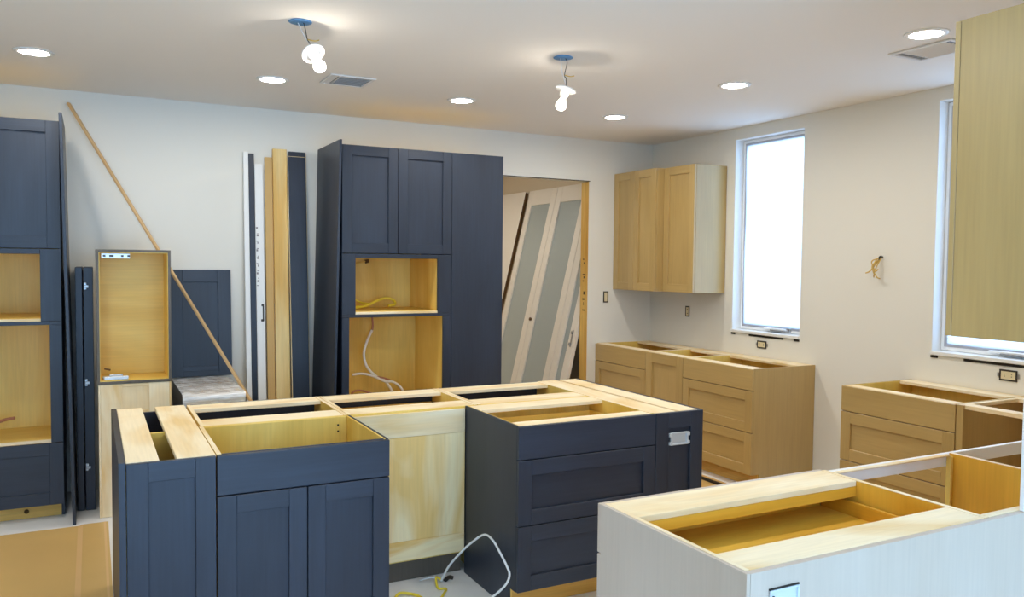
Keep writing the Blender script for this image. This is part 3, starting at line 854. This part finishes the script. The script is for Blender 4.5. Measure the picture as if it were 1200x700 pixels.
# white board end standing on the back panel at the frame edge
tag(box(None, 'white_board', (2.490, 1.422, TOP), (2.60, 1.437, 1.215), 'trim_white', .002), 'white board end rising behind the peninsula frame', 'board')

# hanging cabinet above the peninsula
T = thing('wall_cabinet', 'greige wall cabinet hung above the peninsula, end panel showing', 'cabinet', (3.0, 1.6, 1.37))
prism(T, 'side_panel', [(1.418, 1.37), (1.762, 1.37), (1.762, 2.442), (1.418, 2.442)], 2.62, 2.638, 'x', 'greige_stain_z', .0015)
box(T, 'side_panel', (3.38, 1.418, 1.37), (3.398, 1.762, 2.442), 'greige_stain_z')
box(T, 'top_panel', (2.6385, 1.418, 2.424), (3.3795, 1.762, 2.442), 'maple_interior_x')
box(T, 'bottom_panel', (2.6385, 1.418, 1.37), (3.3795, 1.762, 1.388), 'greige_stain_x')
box(T, 'back_panel', (2.6385, 1.418, 1.389), (3.3795, 1.428, 2.423), 'maple_interior_z')
Fw = Face('+y', 1.784)
shaker(Fw, T, 'door', 2.621, 3.008, 1.371, 2.441, 'greige_stain')
shaker(Fw, T, 'door', 3.010, 3.397, 1.371, 2.441, 'greige_stain')

# ------------------------------------------------------------------ greige wall cabinets in the corner
def wall_cabinet(label, front, u0, u1, z0, z1, doors, near_skin='greige_stain'):
    F = Face('-x', front)
    d = XR - .003 - front
    T = thing('wall_cabinet', label, 'cabinet', F.pt((u0 + u1) / 2, d / 2, z0), group='greige wall cabinets in the corner')
    t = .018
    F.box(T, 'side_panel', u0, u0 + t, .021, d, z0, z1, near_skin + '_z')
    F.box(T, 'side_panel', u1 - t, u1, .021, d, z0, z1, near_skin + '_z')
    F.box(T, 'top_panel', u0 + t, u1 - t, .021, d, z1 - t, z1, 'greige_stain_y')
    F.box(T, 'bottom_panel', u0 + t, u1 - t, .021, d, z0, z0 + t, 'greige_stain_y')
    F.box(T, 'back_panel', u0 + t, u1 - t, d - .01, d, z0 + t, z1 - t, 'maple_interior_z')
    F.box(T, 'shelf', u0 + t, u1 - t, .05, d - .011, (z0 + z1) / 2, (z0 + z1) / 2 + .018, 'maple_interior_y')
    for a, b_ in doors:
        shaker(F, T, 'door', a, b_, z0 + .001, z1 - .001, 'greige_stain', fw=.068)
    return T


wall_cabinet('deeper greige wall cabinet with two doors, in the room corner', 4.335, 5.662, 6.286, 1.370, 2.442, [(5.663, 5.972), (5.976, 6.285)])
wall_cabinet('greige wall cabinet with single door beside the filmed window', 4.425, 5.258, 5.660, 1.370, 2.442, [(5.259, 5.659)])

# ------------------------------------------------------------------ tall blue cabinets on the back wall
def oven_cabinet(label, x0, x1, yf, doors_mid):
    yb = YB - .006
    top = 2.436
    F = Face('-y', yf)
    T = thing('oven_cabinet', label, 'cabinet', ((x0 + x1) / 2, (yf + yb) / 2, 0), group='tall blue oven cabinets')
    dp = yb - yf
    t = .018
    poly = [(.021, top), (dp, top), (dp, 0), (.085, 0), (.085, .1), (.021, .1)]
    F.side(T, 'side_panel', x0, x0 + t, poly, 'blue_stain_z')
    F.side(T, 'side_panel', x1 - t, x1, poly, 'blue_stain_z')
    F.box(T, 'back_panel', x0 + t, x1 - t, dp - .012, dp, .1, top - .02, 'maple_interior_z')
    F.box(T, 'top_panel', x0 + t, x1 - t, .022, dp - .013, top - .018, top, 'maple_interior_x')
    for z in (1.632, .455):
        F.box(T, 'shelf', x0 + t, x1 - t, .0225, dp - .013, z, z + .018, 'maple_interior_x')
    F.box(T, 'shelf', x0 + t, x1 - t, .010, dp - .013, 1.222, 1.240, 'maple_interior_x')
    # inner liners behind the frame, flush with the openings
    for (a, b_, z0, z1) in ((x0 + .102, x1 - .112, 1.240, 1.632), (x0 + .056, x1 - .066, .473, 1.2)):
        F.box(T, 'niche_side', a - .014, a, .022, dp - .013, z0 + .001, z1, 'maple_interior_z')
        F.box(T, 'niche_side', b_, b_ + .014, .022, dp - .013, z0 + .001, z1, 'maple_interior_z')
    F.box(T, 'niche_ceiling', x0 + .056, x1 - .066, .022, dp - .013, 1.203, 1.2215, 'maple_interior_x')
    # face frame
    ff = 'blue_stain_'
    F.box(T, 'frame_stile', x0 + .0005, x0 + .100, 0, .020, 1.2225, 1.662, ff + 'z')
    F.box(T, 'frame_stile', x1 - .112, x1 - .0005, 0, .020, 1.2225, 1.662, ff + 'z')
    F.box(T, 'frame_rail', x0 + .1005, x1 - .1125, 0, .020, 1.631, 1.662, ff + 'x')
    F.box(T, 'frame_rail', x0 + .0005, x1 - .0005, 0, .0095, 1.2005, 1.222, ff + 'x')
    F.box(T, 'frame_rail', x0 + .1005, x1 - .1125, 0.0, .0095, 1.2225, 1.2395, 'plywood_raw_x')
    F.box(T, 'frame_stile', x0 + .0005, x0 + .054, 0, .020, .478, 1.200, ff + 'z')
    F.box(T, 'frame_stile', x1 - .066, x1 - .0005, 0, .020, .478, 1.200, ff + 'z')
    F.box(T, 'frame_rail', x0 + .0545, x1 - .0665, 0, .020, .478, .496, 'plywood_raw_x')
    shaker(F, T, 'drawer_front', x0 + .001, x1 - .001, .092, .474, 'blue_stain', fw=.075)
    shaker(F, T, 'door', x0 + .001, doors_mid - .002, 1.666, top, 'blue_stain', fw=.072)
    shaker(F, T, 'door', doors_mid + .002, x1 - .001, 1.666, top, 'blue_stain', fw=.072)
    F.box(T, 'toe_kick', x0 + .002, x1 - .002, .086, .098, .001, .098, 'pine_lumber_x')
    return T, F


T, F = oven_cabinet('tall blue oven cabinet cut by the picture edge, drawer and bare toe board below', -1.015, -0.163, 5.650, -0.59)
lathe(T, 'knot_hole', [(0, 0), (.012, 0), (.014, .002), (0, .002)], 'stamp_brown', Vector((-.37, 5.7355, .045)) - org(T), (math.radians(90), 0, 0), seg=14)
T, F = oven_cabinet('tall blue oven cabinet beside the doorway with cables hanging in its openings', 1.585, 2.432, 5.675, 2.005)
# plain slab cabinet beside it
T = thing('pantry_cabinet', 'plain flat tall blue cabinet beside the doorway', 'cabinet', (2.65, 5.97, 0), group='tall blue oven cabinets')
box(T, 'front_panel', (2.434, 5.675, .10), (2.866, 5.695, 2.436), 'blue_stain_z', .002)
prism(T, 'side_panel', [(5.696, 2.436), (6.284, 2.436), (6.284, 0), (5.76, 0), (5.76, .1), (5.696, .1)], 2.848, 2.866, 'x', 'blue_stain_z')
prism(T, 'side_panel', [(5.696, 2.436), (6.284, 2.436), (6.284, 0), (5.76, 0), (5.76, .1), (5.696, .1)], 2.434, 2.452, 'x', 'blue_stain_z')
box(T, 'top_panel', (2.4525, 5.696, 2.418), (2.8475, 6.284, 2.436), 'maple_interior_x')
box(T, 'back_panel', (2.4525, 6.272, .0), (2.8475, 6.284, 2.417), 'maple_interior_z')
box(T, 'toe_kick', (2.4525, 5.762, .001), (2.8475, 5.774, .099), 'pine_lumber_x')
box(T, 'shim', (2.864, 5.70, 1.628), (2.874, 5.72, 1.634), 'trim_white', 0)

# cables in the openings
T = thing('niche_cable', 'yellow cable lying in the upper opening of the oven cabinet', 'cable', (1.9, 6.1, 1.245))
tube(T, 'cable', [(1.73, 6.0, 1.254), (1.80, 6.05, 1.254), (1.90, 6.1, 1.262), (1.98, 6.12, 1.295), (2.06, 6.12, 1.318), (2.12, 6.10, 1.300), (2.11, 6.05, 1.27), (2.05, 6.02, 1.264)], .011, 'wire_yellow', n=8)
tube(T, 'cable', [(1.72, 6.18, 1.33), (1.80, 6.18, 1.32), (1.87, 6.16, 1.285), (1.93, 6.10, 1.275)], .007, 'wire_yellow', n=8)
tube(T, 'cable', [(1.72, 6.22, 1.50), (1.80, 6.22, 1.57), (1.90, 6.23, 1.600), (1.95, 6.24, 1.612)], .006, 'maple_interior_x', n=8)
tube(T, 'connector', [(1.93, 6.24, 1.604), (1.96, 6.24, 1.612)], .014, 'stamp_brown', seg=8, smooth_path=False)
T = thing('niche_cable', 'pink and white cables dangling in the lower opening of the oven cabinet', 'cable', (1.95, 6.15, .9))
tube(T, 'cable', [(1.98, 6.22, 1.20), (1.985, 6.21, 1.10), (1.975, 6.2, 1.05)], .008, 'wire_copper', n=8)
tube(T, 'cable', [(1.975, 6.2, 1.06), (1.93, 6.18, .98), (1.90, 6.17, .88), (1.92, 6.16, .78), (1.99, 6.15, .70), (2.06, 6.13, .66), (2.11, 6.1, .58), (2.14, 6.06, .50)], .011, 'porcelain', n=8)
tube(T, 'cable', [(1.80, 6.15, .72), (1.88, 6.14, .725), (1.97, 6.13, .70), (2.05, 6.12, .66), (2.12, 6.10, .65), (2.18, 6.08, .60), (2.20, 6.05, .52)], .010, 'porcelain', n=8)
tube(T, 'cable', [(1.96, 6.14, .70), (2.06, 6.13, .68), (2.14, 6.11, .64), (2.20, 6.09, .56), (2.21, 6.06, .50)], .007, 'wire_copper', n=8)
tube(T, 'cable', [(1.86, 6.12, .48), (1.80, 6.12, .52), (1.79, 6.12, .58), (1.84, 6.11, .60), (1.92, 6.10, .58), (1.98, 6.10, .54), (2.03, 6.08, .49)], .008, 'wire_copper', n=8)
T = thing('niche_cable', 'copper cable end lying in the left oven cabinet opening', 'cable', (-.5, 6.0, .62))
tube(T, 'cable', [(-.62, 6.1, .52), (-.55, 6.1, .545), (-.50, 6.08, .565), (-.45, 6.06, .575)], .010, 'wire_copper', n=6)

# ------------------------------------------------------------------ leaning and stacked pieces on the back wall
def lean(name, label, cat, x, w, t, length, ytop, ybot, mat, group=None, z0=0.0):
    """a board leaning on the back wall: foot at ybot, head near ytop; x, w in plan"""
    a = math.asin((ytop - ybot) / length)
    T = thing(name, label, cat, (x + w / 2, ybot, z0), (-a, 0, 0), group)
    o = box(T, 'panel_face' if cat == 'panel' else 'board_face', (-w / 2, 0, 0.001), (w / 2, t, length), mat, .002, local=True)
    return T, o


# dark panel leaning on the side of the oven cabinet, foot pushed out
L = 2.462
ang = math.asin((1.575 - 1.519) / L)
T = thing('side_panel_board', 'tall dark blue panel leaning on the side of the oven cabinet', 'panel', (1.519, 5.94, 0), (0, ang, 0), 'loose blue panels')
box(T, 'panel_face', (-.020, -.31, .006), (-.002, .31, L), 'blue_stain_z', .002, local=True)
box(T, 'edge_band', (-.0195, -.3125, .006), (-.0025, -.3105, L), 'blue_stain_z', 0, local=True)
# loose panel beside the far left oven cabinet
ang = math.asin(-0.045 / L)
T = thing('side_panel_board', 'thin dark blue panel standing against the left oven cabinet', 'panel', (-.098, 5.78, 0), (0, ang, 0), 'loose blue panels')
box(T, 'panel_face', (-.018, -.31, .002), (.0, .30, L), 'blue_stain_z', .002, local=True)
box(T, 'raw_edge', (-.017, .3005, .002), (.001, .303, L), 'plywood_raw_z', 0, local=True)

# dark doors standing on edge behind the stacked boxes
for x, w, lab in ((-.092, .040, 'narrow dark door standing on edge beside the stacked open box, outer one'), (-.046, .055, 'narrow dark door standing on edge right against the stacked open box')):
    T = thing('spare_door', lab, 'door', (x, 6.0, 0), group='spare dark doors on edge')
    box(T, 'door_slab', (x, 5.76, .001), (x + w, 6.26, 1.552), 'blue_stain_z', .003)
    if w > .05:
        for z in (.26, .80, 1.41):
            hg = box(T, 'hinge', (x + .002, 5.745, z), (x + .018, 5.7595, z + .045), 'metal_bright', .003)
            box(hg, 'hinge_arm', (x + .004, 5.738, z + .012), (x + .030, 5.7445, z + .030), 'metal_dull', .002)

# raw plywood cabinet with a small open maple box on top
T = thing('plywood_cabinet', 'bare plywood cabinet back under the open maple box', 'cabinet', (.237, 5.8, 0))
x0, x1, y0, y1 = .030, .445, 5.55, 5.90
box(T, 'back_panel', (x0 + .012, y0 + .004, .002), (x1 - .012, y0 + .016, .820), 'plywood_raw_z')
box(T, 'side_panel', (x0, y0, 0), (x0 + .012, y1, .830), 'plywood_raw_z')
box(T, 'side_panel', (x1 - .012, y0, 0), (x1, y1, .830), 'plywood_raw_z')
box(T, 'back_stile', (x0 + .0125, y0 - .002, .002), (x0 + .13, y0 + .0035, .828), 'plywood_raw_z')
box(T, 'back_stile', (x1 - .13, y0 - .002, .002), (x1 - .0125, y0 + .0035, .828), 'plywood_raw_z')
box(T, 'back_rail', (x0 + .131, y0 - .002, .56), (x1 - .131, y0 + .0035, .66), 'plywood_raw_x')
box(T, 'back_rail', (x0 + .131, y0 - .002, .81), (x1 - .131, y0 + .0035, .828), 'plywood_raw_x')
box(T, 'top_panel', (x0 + .0125, y0 + .017, .812), (x1 - .0125, y1, .830), 'plywood_raw_x')
box(T, 'far_panel', (x0 + .0125, y1 - .012, .002), (x1 - .0125, y1, .811), 'blue_stain_z')

T = thing('open_box', 'small dark-edged open wall cabinet with maple inside, standing on plywood cabinet', 'cabinet', (.237, 5.7, .831))
x0, x1, y0, y1, z0, z1, t = .024, .447, 5.545, 5.865, .832, 1.664, .016
for a in ((x0, x0 + t, z0, z1), (x1 - t, x1, z0, z1)):
    box(T, 'side_panel', (a[0], y0, a[2]), (a[1], y1, a[3]), 'dark_taupe', .001)
box(T, 'top_panel', (x0 + t, y0, z1 - t), (x1 - t, y1, z1), 'dark_taupe', .001)
box(T, 'bottom_panel', (x0 + t, y0, z0), (x1 - t, y1, z0 + t), 'dark_taupe', .001)
box(T, 'back_panel', (x0 + t, y1 - .012, z0 + t), (x1 - t, y1, z1 - t), 'maple_interior_x')
for a in ((x0 + t, x0 + t + .004), (x1 - t - .004, x1 - t)):
    box(T, 'side_lining', (a[0], y0 + .004, z0 + t), (a[1], y1 - .013, z1 - t), 'maple_interior_z', 0)
box(T, 'bottom_lining', (x0 + t + .004, y0 + .004, z0 + t), (x1 - t - .004, y1 - .013, z0 + t + .006), 'maple_interior_x', 0)
box(T, 'top_lining', (x0 + t + .004, y0 + .004, z1 - t - .004), (x1 - t - .004, y1 - .013, z1 - t), 'maple_interior_x', 0)
hg = box(T, 'hinge_plate', (x0 + .03, y0 + .006, z1 - .055), (x0 + .19, y0 + .012, z1 - .024), 'metal_bright', .002)
for k, dx in enumerate((.04, .075, .14, .175)):
    box(hg, 'screw', (x0 + dx, y0 + .004, z1 - .045), (x0 + dx + .014 + .01 * (k == 1), y0 + .0065, z1 - .034), 'box_black', 0)
T = thing('hinge', 'shiny loose hinge lying inside the open maple box', 'hinge', (.12, 5.58, z0 + t + .006))
zz = z0 + t + .0065
box(T, 'hinge_arm', (.062, 5.56, zz), (.200, 5.60, zz + .022), 'metal_bright', .004)
box(T, 'hinge_cup', (.055, 5.61, zz), (.11, 5.66, zz + .016), 'metal_bright', .006)
box(T, 'hinge_link', (.09, 5.60, zz + .004), (.17, 5.615, zz + .030), 'metal_dull', .003)
tube(T, 'screw', [(.065, 5.63, zz + .065), (.085, 5.63, zz + .06), (.10, 5.63, zz + .056)], .006, 'stamp_brown', seg=6, smooth_path=False)

# wrapped cabinet beside it and the framed dark door standing on it
T = thing('wrapped_cabinet', 'low cabinet wrapped in shiny stretch plastic behind the island', 'cabinet', (.70, 5.85, 0))
x0, x1, y0, y1, zt = .505, .872, 5.42, 6.20, .745
box(T, 'side_panel', (x0, y0, 0), (x0 + .018, y1, zt), 'blue_stain_z')
box(T, 'side_panel', (x1 - .018, y0, 0), (x1, y1, zt), 'maple_interior_z')
box(T, 'top_panel', (x0 + .0185, y0, zt - .018), (x1 - .0185, y1, zt), 'cardboard')
box(T, 'back_panel', (x0 + .0185, y1 - .012, .01), (x1 - .0185, y1, zt - .019), 'maple_interior_z')
box(T, 'front_panel', (x0 + .0185, y0, .01), (x1 - .0185, y0 + .016, zt - .019), 'maple_interior_x')
# wrap: a crinkled skin over top and front
bm = bmesh.new()
nu, nv = 18, 48
g = []
for j in range(nv + 1):
    v = j / nv
    row = []
    for i in range(nu + 1):
        u = i / nu
        x = x0 - .006 + (x1 - x0 + .012) * u
        rip = .004 * math.sin(v * 95 + 2.2 * math.sin(u * 4)) + .003 * math.sin(u * 17 + v * 9)
        if v < .3:
            y, z = y0 - .008 - abs(rip), zt * .55 + (zt + .006 - zt * .55) * (v / .3)
        else:
            y, z = y0 - .008 + (y1 - y0 + .01) * ((v - .3) / .7), zt + .007 + abs(rip) * 1.3
        row.append(bm.verts.new((x - T.location.x, y - T.location.y, z - T.location.z)))
    g.append(row)
for j in range(nv):
    for i in range(nu):
        bm.faces.new((g[j][i], g[j][i + 1], g[j + 1][i + 1], g[j + 1][i]))
me = bpy.data.meshes.new('stretch_wrap'); bm.to_mesh(me); bm.free()
for f in me.polygons: f.use_smooth = True
obj('stretch_wrap', me, 'stretch_wrap', T)

DL = .775
a = math.asin(.065 / DL)
T = thing('spare_door', 'framed dark blue door leaning on the wall above the wrapped cabinet', 'door', (.706, 6.207, .762), (-a, 0, 0), 'spare dark doors')
F = Face('-y', 0)
hw = .208
pl = box(T, 'door_panel', (-hw + .078, .009, .074), (hw - .088, .017, DL - .086), 'blue_stain_z', 0, local=True)
for nm, lo, hi, mt in (('stile', (-hw, 0, 0), (-hw + .082, .020, DL), 'blue_stain_z'), ('stile', (hw - .092, 0, 0), (hw, .020, DL), 'blue_stain_z'),
                       ('rail', (-hw + .082, .0003, 0), (hw - .092, .020, .04), 'blue_stain_x'), ('rail', (-hw + .082, .0003, DL - .09), (hw - .092, .020, DL), 'blue_stain_x')):
    box(T, nm, lo, hi, mt, .0015, local=True)
box(T, 'rail_bead', (-hw + .082, .004, .04), (hw - .092, .018, .0735), 'blue_stain_x', .001, local=True)

# long stick leaning across
p0, p1 = Vector((-.125, 6.272, 2.655)), Vector((1.30, 5.53, .012))
T = thing('wooden_stick', 'long thin wooden stick leaning diagonally across the white wall', 'stick', p1)
d = p0 - p1
st = obj('stick_body', box_mesh(.030, .016, d.length, .003), 'stick_wood', T, d / 2)
st.rotation_mode = 'QUATERNION'
st.rotation_quaternion = d.to_track_quat('Z', 'Y')

# bundle of boards between the stick and the oven cabinet
lean('trim_board', 'narrow white board leaning at the start of the board bundle', 'board', 1.006, .036, .018, 2.415, 6.262, 6.10, 'trim_white', 'boards leaning on the back wall')
lean('trim_board', 'narrow dark blue board between two white boards', 'board', 1.043, .040, .018, 2.405, 6.262, 6.10, 'blue_stain_z', 'boards leaning on the back wall')
T, o = lean('trim_board', 'white board with pencil marks and a small black catch', 'board', 1.086, .060, .018, 2.33, 6.262, 6.10, 'trim_white', 'boards leaning on the back wall')
for k in range(16):
    zz = 1.42 + k * .028 + .006 * math.sin(k * 3)
    box(T, 'pencil_mark', (-.026 + .004 * (k % 3), -.001, zz), (-.014 + .006 * ((k * 2) % 3) * .5, -.0002, zz + (.014 if k % 2 else .006)), 'ink', 0, local=True)
box(T, 'catch_plate', (.012, -.004, 1.16), (.022, -.0002, 1.28), 'box_black', .002, local=True)
box(T, 'catch_tongue', (.000, -.006, 1.155), (.020, -.0002, 1.172), 'box_black', .002, local=True)
box(T, 'catch_tongue', (.004, -.006, 1.268), (.020, -.0002, 1.285), 'box_black', .002, local=True)
lean('trim_board', 'tan fibreboard strip behind the pale pine board', 'board', 1.160, .055, .018, 2.385, 6.265, 6.12, 'cardboard', 'boards leaning on the back wall')
lean('pine_board', 'wide pale pine board leaning upright beside dark panels', 'board', 1.217, .103, .030, 2.452, 6.250, 6.08, 'pale_pine', 'boards leaning on the back wall')
T, o = lean('filler_panel', 'dark blue filler panel leaning beside the pale pine board', 'panel', 1.325, .124, .018, 2.400, 6.225, 6.02, 'blue_stain_z', 'loose blue panels')
box(T, 'raw_edge', (-.065, .001, .001), (-.0625, .017, 2.40), 'plywood_raw_z', 0, local=True)
box(T, 'raw_edge', (-.062, .002, 2.401), (.062, .017, 2.404), 'plywood_raw_x', 0, local=True)
T, o = lean('filler_panel', 'dark blue filler panel standing behind another one at the wall', 'panel', 1.337, .128, .018, 2.440, 6.262, 6.10, 'blue_stain_z', 'loose blue panels')
box(T, 'raw_edge', (.0645, .001, .001), (.068, .017, 2.43), 'plywood_raw_z', 0, local=True)

# ------------------------------------------------------------------ glazed doors leaning in the hall
def hall_door(label, y0, y1, hinge_side, slab=False, xo=0.0):
    DL = 2.455
    a = math.asin((4.40 - 3.83) / DL)
    T = thing('glazed_door' if not slab else 'slab_door', label, 'door', (3.845 + xo, (y0 + y1) / 2, .0135), (0, a, 0), 'white doors leaning in the hall')
    w = (y1 - y0) / 2
    th = .040
    if slab:
        box(T, 'door_slab', (-th, -w, 0), (0, w, DL), 'door_paint', .003, local=True)
        box(T, 'door_edge', (-th + .003, -w - .002, .01), (-.003, -w, DL - .01), 'stamp_brown', 0, local=True)
        return T
    s, rt, rb = .105, .17, .26
    box(T, 'stile', (-th, -w, 0), (0, -w + s, DL), 'door_paint', .003, local=True)
    box(T, 'stile', (-th, w - s, 0), (0, w, DL), 'door_paint', .003, local=True)
    box(T, 'rail', (-th, -w + s, DL - rt), (0, w - s, DL), 'door_paint', .003, local=True)
    box(T, 'rail', (-th, -w + s, 0), (0, w - s, rb), 'door_paint', .003, local=True)
    box(T, 'pane', (-.026, -w + s - .004, rb - .004), (-.018, w - s + .004, DL - rt + .004), 'door_glass', 0, local=True)
    if hinge_side == 'knob':
        k = lathe(T, 'latch_knob', [(0, -.022), (.014, -.02), (.018, -.012), (.012, -.004), (.016, 0)], 'stamp_brown', (-th, w - .035, 1.03), (0, math.radians(90), 0), seg=16)
    elif hinge_side:
        hd = box(T, 'handle_plate', (-th - .004, -w + .04, .82), (-th, -w + .06, .98), 'metal_dull', .002, local=True)
        box(T, 'handle_lever', (-th - .02, -w + .036, .83), (-th - .004, -w + .064, .86), 'metal_dull', .004, local=True)
        box(T, 'handle_lever', (-th - .02, -w + .036, .94), (-th - .004, -w + .064, .97), 'metal_dull', .004, local=True)
    for z in (.5, 1.35, 2.1):
        box(T, 'hinge', (-th + .004, w, z), (-.004, w + .004, z + .09), 'metal_dull', .001, local=True)
    return T


hall_door('white glazed door leaning in the hall, farther of two glass doors', 7.382, 8.00, '')
hall_door('white glazed door leaning in the hall, middle one with a small knob', 6.752, 7.375, 'knob')
hall_door('white glazed door leaning in the hall, mostly hidden by the doorway stud', 6.435, 6.745, 'hinge')
hall_door('plain white slab door leaning behind the glazed doors', 8.06, 8.70, '', slab=True, xo=-.02)

recessed_light(-0.267, 3.93, 'round lit ceiling light just outside the picture near the tall oven cabinet')
recessed_light(1.02, 2.61, 'round lit ceiling light outside the picture above the island front')
recessed_light(2.318, 2.61, 'round lit ceiling light outside the picture above the peninsula')
# hall ceiling light just inside, out of sight above the doorway
recessed_light(3.1, 7.3, 'round lit ceiling light in the hall beyond the doorway')
recessed_light(3.1, 8.5, 'unseen round ceiling light added to brighten the far end of the hall')  # second hall lamp, out of view, added to brighten the leaning doors
